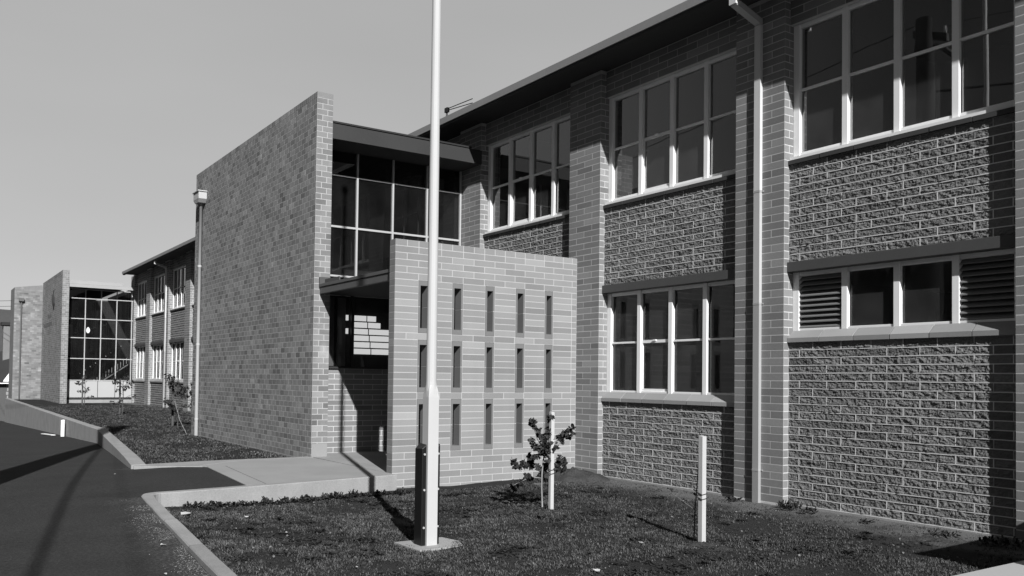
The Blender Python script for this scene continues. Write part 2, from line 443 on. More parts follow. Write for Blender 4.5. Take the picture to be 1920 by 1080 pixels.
# roof
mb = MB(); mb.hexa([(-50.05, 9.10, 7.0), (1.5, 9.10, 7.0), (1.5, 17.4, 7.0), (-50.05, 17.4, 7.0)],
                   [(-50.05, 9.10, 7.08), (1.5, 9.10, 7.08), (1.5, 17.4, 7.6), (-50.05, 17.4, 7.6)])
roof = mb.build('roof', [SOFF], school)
mb = MB(); x = -50.08
while x < 1.5:
    x2 = min(x+5.4, 1.5); t = random.uniform(.9, 1.12)
    mb.box(x, x2-.006, 9.05, 9.098, 6.985, 7.115, 0, t); x = x2
mb.box(-50.13, -50.085, 9.05, 17.4, 6.99, 7.12)
mb.build('fascia', mat('eave_fascia', .29, .6, .12, 3, 30, .08, tone=True), roof)
mb = MB(); mb.box(-50.05, 1.5, 9.075, 9.16, 6.935, 6.983); mb.build('gutter', SOFF, roof)
# downpipes with offset outlets
PIPET = mat('weathered_pipe', .62, .55, .08, 8, 50, .06, tone=True, streak=.08)
def downpipe(R):
    x0, x1 = R-.476, R-.371; ya, yb = D-.058, D-.004
    mb = MB()
    for z0, z1, t in ((-.10, .42, .62), (.425, 2.72, .70), (2.725, 4.28, .92), (4.285, 6.62, 1.18)): mb.box(x0, x1, ya, yb, z0, z1, 0, t)
    dp = mb.build('downpipe', PIPET, school)
    mb = MB()
    for z in (.405, 2.705, 4.27): mb.box(x0-.003, x1+.003, ya-.003, yb+.001, z, z+.03, 0, .75); mb.box(x1+.003, x1+.03, D-.012, D-.003, z+.004, z+.026, 0, .7)
    mb.build('pipe_collar', PIPET, dp)
    mb = MB(); mb.hexa([(x0, 9.13, 6.78), (x1, 9.13, 6.78), (x1, D-.01, 6.62), (x0, D-.01, 6.62)],
                       [(x0, 9.13, 6.87), (x1, 9.13, 6.87), (x1, D-.01, 6.71), (x0, D-.01, 6.71)], 0, .9)
    mb.box(x0-.006, x1+.006, 9.10, 9.17, 6.79, 6.93, 0, 1.2)
    mb.build('outlet_pipe', PIPET, dp)
for k in (0, 3, 6, 9): downpipe(R0-PER*k)

# ================================================================== ENTRANCE BLOCK
ent = thing('entrance_block', 'tall brick entrance block with a long blank wall, glazed side and dark porch canopy', 'building')
LT = .235
def tower_wall(xa, xb, ya, yb, z1, parent, name='blade_wall', detail=True):
    mb = MB(); rows = int(z1/CH); C = z1/(rows+.0)
    mb.box(xa, xb, ya, yb, -.5, z1-.001, 1)
    W = xb-xa
    courses(mb, (xa, ya, 0), XP, YM, W, 0, rows-1, LT, C, off=LT*.37, d=.00122, w=.2, odd=.12)
    # end face
    courses(mb, (xb, ya+.003, 0), YP, XP, yb-ya-.003, 0, rows-1, .205, C, off=.205, alt=.48, d=.00122, w=.16)
    courses(mb, (xa, yb, 0), YP, XM, .001, 0, 0, LT, C)
    # soldier/coping course
    z = (rows-1)*C; x = xa
    while x < xb-.02:
        x2 = min(x+.105, xb); mb.box(x+.003, (x2-.003 if x2 < xb-.02 else xb+.0025), ya-.0025, yb+.0025, z+.004, z+C, 0, rtone(.16)); x = x2
    return mb.build(name, [TOWERB, MORTART], parent)
tower_wall(-23.68, -15.306, 6.05, 6.36, 6.925, ent)
# light render pad at the foot of the end
mb = MB(); mb.box(-15.300, -15.296, 6.056, 6.352, .15, .40); mb.build('foot_render', mat('foot_render', .33, .9, .1, 5, 60, .1), ent)
# return wall and body
mb = MB()
mb.box(-23.68, -23.40, 6.362, 9.67, -.5, 6.30, 1)
courses(mb, (-23.68, 6.362, 0), YP, XM, 3.3, 0, 60, LT, d=.0012)
mb.build('return_wall', [TOWERB, MORTART], ent)
# upper glazed screen in plane X = -16.1
XG = -16.10
f = MB(); Y0, Y1 = 6.36, 9.672
mull = [6.43, 7.235, 8.025, 8.82, 9.635]
for y in mull: f.box(XG-.05, XG+.02, y-.019, y+.019, 3.60, 6.28)
for i in range(4):
    a, b = mull[i]+.019, mull[i+1]-.019
    for z, h in ((3.625, .018), (4.60, .020), (5.617, .012), (6.26, .015)): f.box(XG-.045, XG+.012, a, b, z-h, z+h)
sc = f.build('glazed_screen', mat('steel_frame', .50, .5), ent, bevel=.003)
g = MB(); g.face([(XG-.02, Y0, 3.6), (XG-.02, Y1, 3.6), (XG-.02, Y1, 6.28), (XG-.02, Y0, 6.28)]); g.build('pane', GLASS, sc)
mb = MB(); mb.box(XG-.06, XG+.03, 6.36, 9.67, 6.28, 6.34); mb.build('head_beam', DARKP, ent)
# interior of the block
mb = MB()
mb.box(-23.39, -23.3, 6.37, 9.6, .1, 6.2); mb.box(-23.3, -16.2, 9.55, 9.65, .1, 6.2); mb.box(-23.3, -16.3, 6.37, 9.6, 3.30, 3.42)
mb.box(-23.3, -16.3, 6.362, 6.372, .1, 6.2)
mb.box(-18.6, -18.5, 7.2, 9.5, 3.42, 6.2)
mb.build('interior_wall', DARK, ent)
mb = MB(); mb.box(-20, -18.0, 7.0, 7.03, 4.4, 5.6); mb.box(-20, -18.0, 7.0, 7.03, 4.1, 4.16); mb.build('stair_rail', GREYP, ent)
# brick dado of the porch, plane X = -16
mb = MB(); mb.box(-16.2, -16.0, 6.36, 9.67, -.3, 1.80, 1)
courses(mb, (-16.0, 6.362, 0), YP, XP, 3.3, .16, 16, .41, .1025, d=.0012, w=.12)
mb.build('porch_wall', [BRICK, MORTAR], ent)
# porch window above the dado
f = MB()
f.box(-16.03, -15.95, 6.36, 9.67, 1.80, 1.835)
for y in (7.13, 8.3, 9.5): f.box(-16.04, -15.96, y-.025, y+.025, 1.835, 3.24)
f.box(-16.05, -15.97, 6.36, 9.67, 3.24, 3.30)
pw = f.build('porch_window', DARKP, ent)
g = MB(); g.face([(-16.0, 6.36, 1.83), (-16.0, 9.67, 1.83), (-16.0, 9.67, 3.25), (-16.0, 6.36, 3.25)]); g.build('pane', GLASS, pw)
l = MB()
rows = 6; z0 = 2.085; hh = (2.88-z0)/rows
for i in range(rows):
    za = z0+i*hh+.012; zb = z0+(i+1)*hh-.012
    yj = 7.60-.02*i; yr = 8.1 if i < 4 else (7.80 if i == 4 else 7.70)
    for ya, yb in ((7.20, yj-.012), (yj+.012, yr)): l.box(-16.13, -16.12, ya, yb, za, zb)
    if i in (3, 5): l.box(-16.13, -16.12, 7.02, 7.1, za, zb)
l.build('sky_glow_strip', SKYGLOW, pw)  # emissive strips added in place of the sky seen through the window
l = MB(); l.box(-16.2, -16.14, 6.4, 9.6, 1.8, 3.25); l.build('window_backing', DARK, pw)
l = MB(); l.box(-16.09, -16.07, 6.5, 6.78, 1.85, 3.2); l.box(-16.09, -16.07, 6.84, 7.02, 1.85, 3.2); l.build('sun_catch_panel', mat('sun_catch_panel', .35, .9, .2), pw)  # pale panels added behind the glass to catch sunlit patches
# upper roof and fascia
mb = MB(); mb.box(-23.6, -15.36, 6.362, 9.66, 6.10, 6.36); er = mb.build('roof', SOFF, ent)
mb = MB(); mb.box(-15.36, -15.306, 6.362, 9.67, 6.10, 6.395); mb.build('fascia', DARKP, er, bevel=.004)
mb = MB(); mb.box(-23.6, -15.285, 6.362, 9.40, 6.398, 6.43); mb.box(-15.41, -15.365, 6.362, 9.4, 6.36, 6.396); mb.build('flashing', mat('flashing', .03, .6), er)
# porch canopy
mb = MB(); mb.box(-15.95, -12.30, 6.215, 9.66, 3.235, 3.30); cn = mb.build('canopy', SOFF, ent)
mb = MB(); mb.box(-15.262, -12.31, 6.15, 6.21, 3.165, 3.285)
mb.box(-15.262, -12.31, 6.135, 6.212, 3.290, 3.345)
mb.build('canopy_fascia', mat('canopy_paint', .13, .55, .25, 5, 30, .12), cn, bevel=.004)
mb = MB(); mb.box(-15.30, -15.265, 6.14, 6.358, 3.30, 3.48); mb.box(-15.26, -14.6, 6.24, 6.26, 3.347, 3.44); mb.build('flashing', LINT, cn)
# rainwater head and pipe on the blank wall
mb = MB(); xh = -22.88
mb.hexa([(xh-.16, 5.86, 6.03), (xh+.16, 5.86, 6.03), (xh+.16, 6.045, 6.03), (xh-.16, 6.045, 6.03)],
        [(xh-.25, 5.84, 6.12), (xh+.25, 5.84, 6.12), (xh+.25, 6.045, 6.12), (xh-.25, 6.045, 6.12)])
mb.box(xh-.25, xh+.25, 5.84, 6.045, 6.121, 6.30); mb.box(xh-.28, xh+.28, 5.815, 6.046, 6.301, 6.33)
rh = mb.build('rainwater_head', GREYP, ent, bevel=.005)
mb = MB(); mb.tube([(xh, 5.965, 0.04), (xh, 5.965, 6.04)], .043, 12); mb.build('downpipe', mat('dull_pipe', .38, .6, .1), rh, smooth=True)
mb = MB()
for z in (.5, 2.4, 4.4): mb.tube([(xh, 5.965, z), (xh, 5.965, z+.05)], .048, 12)
mb.build('pipe_collar', GREYP, rh)

# ================================================================== SCREEN WALL
scr = thing('screen_wall', 'freestanding pale block screen wall pierced by three rows of narrow slots beside the porch', 'wall')
XS, XB = -12.10, -12.285; ZT = 3.787
zr = lambda i: ZT-i*CH
cols = [(6.501, 6.703), (7.118, 7.319), (7.748, 7.934), (8.360, 8.551), (8.970, 9.151)]
slots = [(6, 14), (15, 23), (24, 32)]
mb = MB()
def core(y0, y1, z0, z1): mb.box(XB, XS-.0015, y0, y1, z0, z1, 1)
ys = 6.09
for a, b in cols:
    core(ys, a, -.4, ZT-.003)
    zz = [(-.4, zr(32)), (zr(24), zr(23)), (zr(15), zr(14)), (zr(6), ZT-.003)]
    for z0, z1 in zz: core(a, b, z0, z1)
    ys = b
core(ys, 9.672, -.4, ZT-.003)
yy0, yy1 = 6.09, 9.672
def blk(a, b, z0, z1, e0=True, e1=True, w=.10):
    brick(mb, (XS-.0015, 0, 0), YP, XP, a, b, z0, z1, .0015, 0, rtone(w, .10), J=.011, e0=e0, e1=e1)
for i in range(38):
    z1 = zr(i); z0 = zr(i+1)
    inslot = any(s <= i < e for s, e in slots)
    if inslot:
        ys = yy0
        for a, b in cols: blk(ys, a, z0, z1, e0=(ys != yy0)); ys = b
        blk(ys, 9.560, z0, z1); blk(9.560, yy1, z0, z1)
    else:
        L = .2045 if i == 0 else .409; off = 0 if i % 2 else -.2045
        for a, b in pieces(yy1-yy0, L, (0 if i == 0 else off)): blk(yy0+a, yy0+b, z0, z1, e0=(a > 0))
# left end face and back face
for i in range(38):
    z1 = zr(i); z0 = zr(i+1)
    brick(mb, (XB, yy0, 0), XP, YM, 0, XS-XB-.004, z0, z1, .002, 0, rtone(.1)*.9, J=.011, e0=False, e1=False)
mb.build('pierced_wall', [SCRB, mat('screen_mortar', .56, .95, .08, 6, 60, .08)], scr)
for ci, (a, b) in enumerate(cols):
    for s, e in slots:
        f = MB(); z0, z1 = zr(e)+.004, zr(s)-.004; ya, yb = a+.004, b-.004; t = .032
        mb2 = f
        zm = (z0+z1)/2; x0, x1 = XB-.002, XS+.001
        tn = random.uniform(.85, 1.1)
        f.box(x0, x1, ya, ya+t, z0, zm-.004, 0, tn); f.box(x0, x1, yb-t, yb, z0, zm-.004, 0, tn)
        f.box(x0, x1, ya, ya+t, zm+.004, z1, 0, tn); f.box(x0, x1, yb-t, yb, zm+.004, z1, 0, tn)
        f.box(x0, x1, ya+t, yb-t, z0, z0+.075, 0, tn); f.box(x0, x1, ya+t, yb-t, z1-.075, z1, 0, tn)
        f.box(x0+.002, x1-.002, ya, ya+t-.002, zm-.004, zm+.004, 1); f.box(x0+.002, x1-.002, yb-t+.002, yb, zm-.004, zm+.004, 1)
        f.build('slot_frame', [PRECAST, MORTAR], scr)

# ================================================================== FAR STAIR BLOCK
far = thing('stair_block', 'far brick stair block with tall glazed wall, white spandrels and a crest', 'building')
XE = -49.5
tower_wall(-57.7, XE, 6.15, 6.46, 6.93, far)
mb = MB(); mb.hexa([(-60, 4.70, -1.2), (-57.70, 4.70, -1.2), (-57.70, 6.46, -1.2), (-60, 6.46, -1.2)], [(-60, 4.70, 6.60), (-57.70, 4.70, 6.60), (-57.70, 6.46, 6.86), (-60, 6.46, 6.86)], 0)
courses(mb, (-57.70, 4.70, 0), YP, XP, 1.45, 0, 63, LT, d=.003, w=.2)
mb.build('return_wall', [TOWERB, MORTART], far)
XF = -50.2
f = MB(); mull = [6.50, 7.33, 8.09, 8.85, 9.60]
for y in mull: f.box(XF-.05, XF+.03, y-.022, y+.022, 1.30, 6.08)
for z in (1.31, 2.44, 3.52, 4.52, 5.58, 6.06): f.box(XF-.04, XF+.034, 6.47, 9.66, z-.022, z+.022)
sc = f.build('glazed_wall', mat('steel_frame', .50, .5), far)
g = MB(); g.face([(XF-.02, 6.46, 1.3), (XF-.02, 9.67, 1.3), (XF-.02, 9.67, 6.08), (XF-.02, 6.46, 6.08)]); g.build('pane', GLASS, sc)
f = MB()
for a, b in ((6.47, 7.99), (8.02, 8.83), (8.86, 9.66)): f.box(XF-.03, XF+.02, a, b, .42, 1.27)
f.build('spandrel_panel', SPAN, far)
f = MB(); f.box(XF-.06, XF-.031, 6.4, 9.66, -.2, 1.27); f.box(XF-.03, XF+.03, 6.40, 9.67, .34, .40); f.build('sill_strip', DARKP, far)
f = MB(); f.box(XF-.031, XF+.05, 6.46, 9.67, -.2, .30); f.build('plinth', CONCK, far)
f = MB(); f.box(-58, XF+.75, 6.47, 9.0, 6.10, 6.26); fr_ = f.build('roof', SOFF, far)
f = MB(); f.box(XF+.752, XF+.80, 6.462, 9.60, 6.09, 6.25); f.box(XF+.6, XF+.72, 6.462, 9.0, 6.262, 6.44); f.build('fascia', mat('far_fascia', .42, .6), fr_)
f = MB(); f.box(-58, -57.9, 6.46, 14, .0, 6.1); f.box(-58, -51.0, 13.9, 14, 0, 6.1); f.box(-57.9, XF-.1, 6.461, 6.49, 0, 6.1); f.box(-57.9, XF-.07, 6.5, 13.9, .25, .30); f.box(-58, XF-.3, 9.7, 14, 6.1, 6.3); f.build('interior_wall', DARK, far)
# stair, rail and lamp seen through the far glazing
f = MB(); f.hexa([(-51.6, 8.0, .95), (-51.4, 8.0, .95), (-51.4, 9.7, 2.15), (-51.6, 9.7, 2.15)], [(-51.6, 8.0, 1.0), (-51.4, 8.0, 1.0), (-51.4, 9.7, 2.21), (-51.6, 9.7, 2.21)])
fl = f.build('staircase', GREYP, far)
f = MB()
for i in range(12):
    y = 8.0+i*.145; z = 1.05+i*.106
    f.box(-51.41, -51.39, y, y+.02, z, z+.32)
f.build('baluster', WHITE, fl)
f = MB()
for i in range(9): f.tube([(-51.4, 7.3+i*.25, 1.65+i*.19), (-51.4, 7.33+i*.25, 1.67+i*.19)], .03, 6)
f.build('rail_knob', WHITE, fl)
bpy_l = MB(); bpy_l.tube([(-52, 7.75, 3.86), (-52, 7.75, 3.92), (-52, 7.75, 4.02), (-52, 7.75, 4.12), (-52, 7.75, 4.18)], [.03, .085, .10, .07, .02], 10)
bpy_l.build('lamp_globe', LAMP, far, smooth=True)
f = MB(); f.box(-52.4, -52.38, 6.75, 7.12, 1.6, 2.3); f.box(-52.4, -52.38, 6.72, 7.05, 4.55, 5.6); f.box(-52.4, -52.38, 6.72, 7.05, 2.6, 4.3); 
f.build('reflected_window', mat('reflection_grey', .22, .5), far)  # grey panels imitate reflections in the far glazing
# crest and lettering on the blank far wall
f = MB(); xc, zc = -52.55, 5.60
sh = [(0, -.52), (.26, -.22), (.30, .15), (.22, .42), (0, .52), (-.22, .42), (-.30, .15), (-.26, -.22)]
f.hexa([(xc+p*1.0, 6.145, zc+q) for p, q in sh], [(xc+p*1.0, 6.09, zc+q) for p, q in sh])
f.hexa([(xc+p*.7, 6.089, zc+q*.7) for p, q in sh], [(xc+p*.6, 6.06, zc+q*.6) for p, q in sh])
f.build('crest', mat('bronze_crest', .06, .6), far)
f = MB()
for row, (xa, xb, z) in enumerate(((-55.0, -53.6, 4.75), (-56.6, -53.2, 4.30))):
    x = xa
    while x < xb:
        wd = random.choice((.07, .10, .12)); kind = random.randrange(4); h = .17
        f.box(x, x+.025, 6.12, 6.146, z, z+h)
        if kind in (0, 1): f.box(x+wd-.025, x+wd, 6.12, 6.146, z, z+h)
        if kind in (0, 2): f.box(x+.026, x+wd-.026, 6.12, 6.146, z+h-.025, z+h)
        if kind in (1, 2, 3): f.box(x+.026, x+wd-.026, 6.12, 6.146, z+h*.45, z+h*.45+.025)
        x += wd+.045 + (.12 if random.random() < .15 else 0)
f.build('wall_lettering', mat('letter_metal', .08, .6), far)
f = MB(); f.tube([(-57.64, 5.05, 0.1), (-57.64, 5.05, 5.8)], .04, 8); f.box(-57.69, -57.5, 4.92, 5.18, 5.8, 5.98); f.build('downpipe', mat('far_pipe', .14, .7), far)

# ================================================================== GROUND
def rz(x):
    P = [(-400, -6), (-90, -2.0), (-62, -1.30), (-52, -1.0), (-24.6, -.16), (-20, -.02), (-15.3, .095), (-13, .145), (-11.4, .145), (-9, .12), (-6, .10), (0, .03), (10, 0), (400, 0)]
    for (a, za), (b, zb) in zip(P, P[1:]):
        if a <= x <= b: return za+(zb-za)*(x-a)/(b-a)
    return 0
def rzz(x, y):
    t = max(0, min(1, (y-2.75)/.9))*max(0, min(1, (-11.3-x)/.3))*max(0, min(1, (x+15.6)/.4)); t = t*t*(3-2*t)
    return rz(x)*(1-t)+.150*t
def kline(x):      # outer top edge of the near kerb
    return 2.32-.09*(x+11.4)
def wline(x):      # outer top edge of the far retaining wall
    if x > -24.6: return 2.95-.107*(x+15.25)
    return 3.95-.0125*(x+24.6)
def sheet(name, xs, yfun, zfun, material, ny=8):
    mb = MB(); g = []
    for x in xs:
        y0, y1 = yfun(x); row = []
        for j in range(ny+1):
            y = y0+(y1-y0)*j/ny; mb.v.append((x, y, zfun(x, y))); row.append(len(mb.v)-1)
        g.append(row)
    for i in range(len(g)-1):
        for j in range(ny):
            mb.f.append((g[i][j], g[i+1][j], g[i+1][j+1], g[i][j+1])); mb.m.append(0); mb.t.append(1)
    return struct(mb.build(name, material, smooth=True))
gx = [-900, -400, -200, -90, -75]+[-62+i for i in range(0, 75, 2)]+[30, 60, 200, 900]
sheet('ground', gx, lambda x: (-900, 900), lambda x, y: rz(max(-400, min(400, x)))-.45, mat('far_ground', .06, 1, .3, .1, 1, .2), 30)
rx = [-75, -62]+[-60+i*.5 for i in range(0, 150)]
def roady(x):
    if x < -24.6: return (-9, wline(x)+.1)
    if x < -15.3: return (-9, wline(x)+.06)
    if x < -14.60: return (-9, 4.0)
    if x < -11.645: return (-9, 4.0)
    if x < -11.30: return (-9, 2.60)
    if x < -10.9: return (-9, kline(x)+.03)
    return (-9, kline(x)+.05)
rx = sorted(set([-75, -62, -15.31, -15.29, -14.61, -14.59, -11.65, -11.64, -11.3]+[-60+i*.5 for i in range(0, 150)]))
sheet('road', rx, roady, lambda x, y: rzz(x, y)+.004*noise.noise(Vector((x*.5, y*.5, 0))), ROAD, 60)
# lawns
def lawn_z(x, y):
    w = max(0, min(1, (y-7.5)/2)); base = -.075*(1-w)-.03*w
    w2 = max(0, min(1, (4.2-y)/2)); base = base*(1-w2)+(.0)*w2
    return base+.025*noise.noise(Vector((x*.9, y*.9, 3)))+.012*noise.noise(Vector((x*4, y*4, 8)))
NX = 150
sheet('lawn', [-12.3+i*(17.3/NX) for i in range(NX+1)], lambda x: (kline(x)+.11, 9.80), lawn_z, SOIL, 80)
def lawn2_z(x, y):
    t = max(0, min(1, (-20-x)/25))
    return .075+.05*t+.02*noise.noise(Vector((x*.7, y*.7, 5)))+.010*noise.noise(Vector((x*4, y*4, 8)))
sheet('far_lawn', [-57.8+i*(42.6/200) for i in range(201)], lambda x: (wline(x)+.2, 9.8), lawn2_z, SOIL, 40)
# slab path to the porch
def poly_slab(name, pts, z0, z1, material, bevel=.01):
    mb = MB(); mb.hexa([(x, y, z0) for x, y in pts], [(x, y, z1) for x, y in pts]); return mb.build(name, material, bevel=bevel)
mb = MB()
def prism(pts, z0, z1): mb.hexa([(x, y, z0) for x, y in pts], [(x, y, z1) for x, y in pts])
prism([(-14.46, 4.25), (-11.74, 4.02), (-12.0, 6.085), (-15.24, 6.046), (-15.24, 5.05)], -.3, .160)
prism([(-14.62, 3.86), (-14.45, 3.95), (-11.78, 3.745), (-11.752, 4.01), (-14.46, 4.24), (-15.24, 5.03), (-15.40, 5.0)], -.3, .158)
mb.box(-15.98, -12.29, 6.366, 9.66, -.3, .16); mb.box(-15.29, -12.29, 6.09, 6.362, -.3, .16)
struct(mb.build('path', CONC))
mb = MB(); prism([(-15.24, 2.99), (-15.05, 2.96), (-14.50, 3.90), (-14.66, 3.88), (-15.41, 4.99), (-15.25, 5.05), (-15.25, 6.04), (-15.44, 6.04), (-15.44, 4.2)], -.3, .162)
struct(mb.build('path_edging', CONCK, bevel=.006))
# near kerb: rounded corner, running from the porch path to the camera
kp = []
def kerb_strip(outer, inner, z0, z1, name, material, label=None):
    mb = MB(); n = len(outer)
    for i in range(n):
        (a, b), (c, d) = outer[i], inner[i]; q1 = z1(i) if callable(z1) else z1
        mb.v += [(a, b, z0), (a, b, q1-.012), (a+(c-a)*.08, b+(d-b)*.08, q1), (a+(c-a)*.92, b+(d-b)*.92, q1), (c, d, q1-.012), (c, d, z0)]
    tt = 1.0
    for i in range(n-1):
        gap = abs(outer[i+1][0]-outer[i][0]) < .013 and abs(outer[i+1][1]-outer[i][1]) < .013
        if gap: tt = random.uniform(.88, 1.1)
        for j in range(5):
            mb.f.append((i*6+j, i*6+j+1, (i+1)*6+j+1, (i+1)*6+j)); mb.m.append(0); mb.t.append(.35 if gap else tt)
    for i in (0, n-1): mb.f.append(tuple(i*6+j for j in range(6))); mb.m.append(0); mb.t.append(1)
    return mb.build(name, material)
outer = []; inner = []
W = .13
outer.append((-11.86, 6.08)); inner.append((-11.965, 6.08))
# run along the path edge (outer = lawn side here is +X, keep 'outer' towards road/path)
outer = [(-12.06, 6.085), (-11.86, 4.6), (-11.73, 3.735), (-11.66, 3.2), (-11.60, 2.75)]
inner = [(-11.93, 6.085), (-11.70, 4.6), (-11.565, 3.72), (-11.50, 3.19), (-11.45, 2.80)]
cx, cy = -11.30, 2.62
for q in range(1, 7):
    an = math.pi+q*(math.pi/2)/6
    outer.append((cx+.30*math.cos(an), cy+.30*math.sin(an))); inner.append((cx+.155*math.cos(an), cy+.155*math.sin(an)))
x = -10.8
while x < 4.1:
    wob = .008*noise.noise(Vector((x*1.3, 0, 0)))
    outer.append((x, kline(x)+wob)); inner.append((x+.012, kline(x)+W+wob)); x += .25
    if int((x+10.8)/.25+.5) % 6 == 0: outer.append((x-.010, kline(x)+wob)); inner.append((x+.002, kline(x)+W+wob))
kz = lambda i: .163 + .004*noise.noise(Vector((i*.37, 1, 2)))
tk = kerb_strip(outer, inner, -.2, kz, 'garden_kerb', CONCK)
tag(tk, 'low pale concrete kerb curving round the corner of the front lawn towards the camera', 'kerb')
# far retaining wall
outer = []; inner = []
for x in (-15.14, -16.5, -18, -20, -22, -24.2):
    outer.append((x, wline(x))); inner.append((x+.03, wline(x)+.23))
outer += [(-24.6, 3.96), (-25.0, 3.99)]; inner += [(-24.65, 4.21), (-25.0, 4.23)]
for x in (-27.6, -32, -38, -45, -52, -57.9): outer.append((x, wline(x)+.02)); inner.append((x, wline(x)+.24))
rw = kerb_strip(outer, inner, -1.9, lambda i: .175 if i < 1 else .20, 'retaining_wall', CONCK)
tag(rw, 'pale concrete retaining wall stepping down beside the asphalt round the far lawn', 'wall')
# landing at lower right
mb = MB(); mb.hexa([(-3.86, 5.0, -.4), (-1.2, 5.0, -.4), (-1.2, 9.6, -.4), (-3.86, 9.6, -.4)], [(-3.86, 5.0, .075), (-1.2, 5.0, .075), (-1.2, 9.6, .075), (-3.86, 9.6, .075)])
ld = mb.build('concrete_landing', mat('pale_concrete', .50, .9, .06, 5, 90, .06), bevel=.01)
tag(ld, 'pale concrete landing slab at the lower right corner of the lawn', 'landing')
mb = MB(); mb.box(-2.9, -2.7, 7.7, 9.62, .078, 1.15); mb.box(-2.95, -2.65, 7.65, 9.62, 1.152, 1.2)
w_ = mb.build('landing_wall', CONCK); tag(w_, 'low rendered wall standing on the pale landing beyond the right edge', 'wall')

# grass blades ------------------------------------------------------
def grass(name, n, xr, yfun, zf, h, wd, label, ok):
    mb = MB(); V = mb.v; F = mb.f; T = mb.t
    c = 0
    while c < n:
        x = random.uniform(*xr); y0, y1 = yfun(x); y = random.uniform(y0, y1)
        dn = noise.noise(Vector((x*1.1, y*1.1, 11))) + .6*noise.noise(Vector((x*3.5, y*3.5, 4)))
        if dn < -.18 and random.random() < .75: c += 1; continue
        if not ok(x, y): c += 1; continue
        z = zf(x, y)-.004; c += 1
        tone = max(.25, 1.0+.5*dn+random.gauss(0, .55))
        hh = h*random.uniform(.45, 1.25)*(1+.5*dn)
        for b in range(3):
            a = random.uniform(0, 6.283); ww = wd*random.uniform(.6, 1.4); l = random.uniform(.2, 1.3)*hh
            px, py = x+random.gauss(0, .012), y+random.gauss(0, .012)
            ca, sa = math.cos(a), math.sin(a); i = len(V)
            V += [(px-sa*ww, py+ca*ww, z), (px+sa*ww, py-ca*ww, z), (px+ca*l+sa*ww*.6, py+sa*l-ca*ww*.6, z+hh), (px+ca*l-sa*ww*.4, py+sa*l+ca*ww*.4, z+hh*.95)]
            F.append((i, i+1, i+2, i+3)); T.append(tone*random.uniform(.8, 1.25))
    mb.m = [0]*len(F)
    return stuff(mb.build(name, GRASSM), label, 'grass')
grass('grass', 105000, (-11.6, -3.0), lambda x: (kline(x)+.15, 9.70), lawn_z, .021, .0042, 'short dark clumpy grass of the front lawn',
      lambda x, y: not (-8.07 < x < -7.66 and 4.18 < y < 4.62) and (y < 8.35+1.0*noise.noise(Vector((x*1.3, y*1.3, 2))) or random.random() < .22) and x > -11.5-.1*(y-2.5)+.02 and not (x > -3.9 and y > 4.9))
grass('grass', 26000, (-46, -15.5), lambda x: (wline(x)+.27, 9.6 if x < -23.8 else 6.0), lawn2_z, .03, .009, 'short dark grass of the far lawn behind the retaining wall', lambda x, y: x < -15.6)
# denser tufts against the kerb and wall foot
def weeds(pts, zf, label):
    mb = MB()
    for (x, y, r, n, hh) in pts:
        for _ in range(n):
            a = random.uniform(0, 6.28); q = r*math.sqrt(random.random()); px, py = x+q*math.cos(a), y+q*math.sin(a); z = zf(px, py)
            b = random.uniform(0, 6.28); ln = random.uniform(.02, .05); h = hh*random.uniform(.2, 1)
            ca, sa = math.cos(b), math.sin(b)
            mb.face([(px-sa*.012, py+ca*.012, z+h*.5), (px+sa*.012, py-ca*.012, z+h*.5), (px+ca*ln+sa*.01, py+sa*ln-ca*.01, z+h), (px+ca*ln-sa*.01, py+sa*ln+ca*.01, z+h)], 0, random.uniform(.5, 1.3))
    return stuff(mb.build('weeds', LEAF), label, 'weeds')
pts = [(-11.35-.1*t+random.uniform(.0, .08), 2.9+3.1*t, .09, 50, .06+.06*random.random()) for t in [i/22 for i in range(23)]]
pts += [(-8.3, 9.45, .12, 60, .07), (-7.4, 9.5, .16, 100, .13), (-7.05, 9.45, .12, 60, .08), (-6.2, 9.4, .1, 30, .05), (-5.2, 9.3, .15, 60, .07), (-4.6, 9.3, .2, 120, .10), (-4.1, 9.3, .2, 120, .12)]
weeds(pts, lawn_z, 'leafy weeds along the lawn side of the kerb and the foot of the wall')
mb = MB()
for i in range(2600):
    x = random.uniform(-11.3, -3.2); y = random.uniform(kline(x)+.2, 9.6)
    if noise.noise(Vector((x*.9, y*.9, 31))) < 0 and random.random() < .7: continue
    sz = random.choice((.005, .007, .009, .016)); p = Vector((x, y, lawn_z(x, y)+random.uniform(.008, .022)))
    leaf(mb, p, sz*1.6, random.uniform(.35, 1.2))
stuff(mb.build('leaf_litter', mat('dry_leaf', .20, .9, .3, 8, 30, .2, tone=True)), 'dry pale leaf specks scattered through the front lawn', 'leaf litter')
cp = []
while len(cp) < 260:
    x = random.uniform(-11.2, -3.4); y = random.uniform(kline(x)+.25, 8.9)
    if -8.3 < x < -7.4 and 4 < y < 4.9 or (x > -4.2 and y > 4.7): continue
    if noise.noise(Vector((x*.8, y*.8, 51))) > -.05: cp.append((x, y, random.uniform(.04, .15), random.randint(18, 60), random.uniform(.022, .04)))
weeds(cp, lawn_z, 'low clover clumps spreading through the short grass of the front lawn')
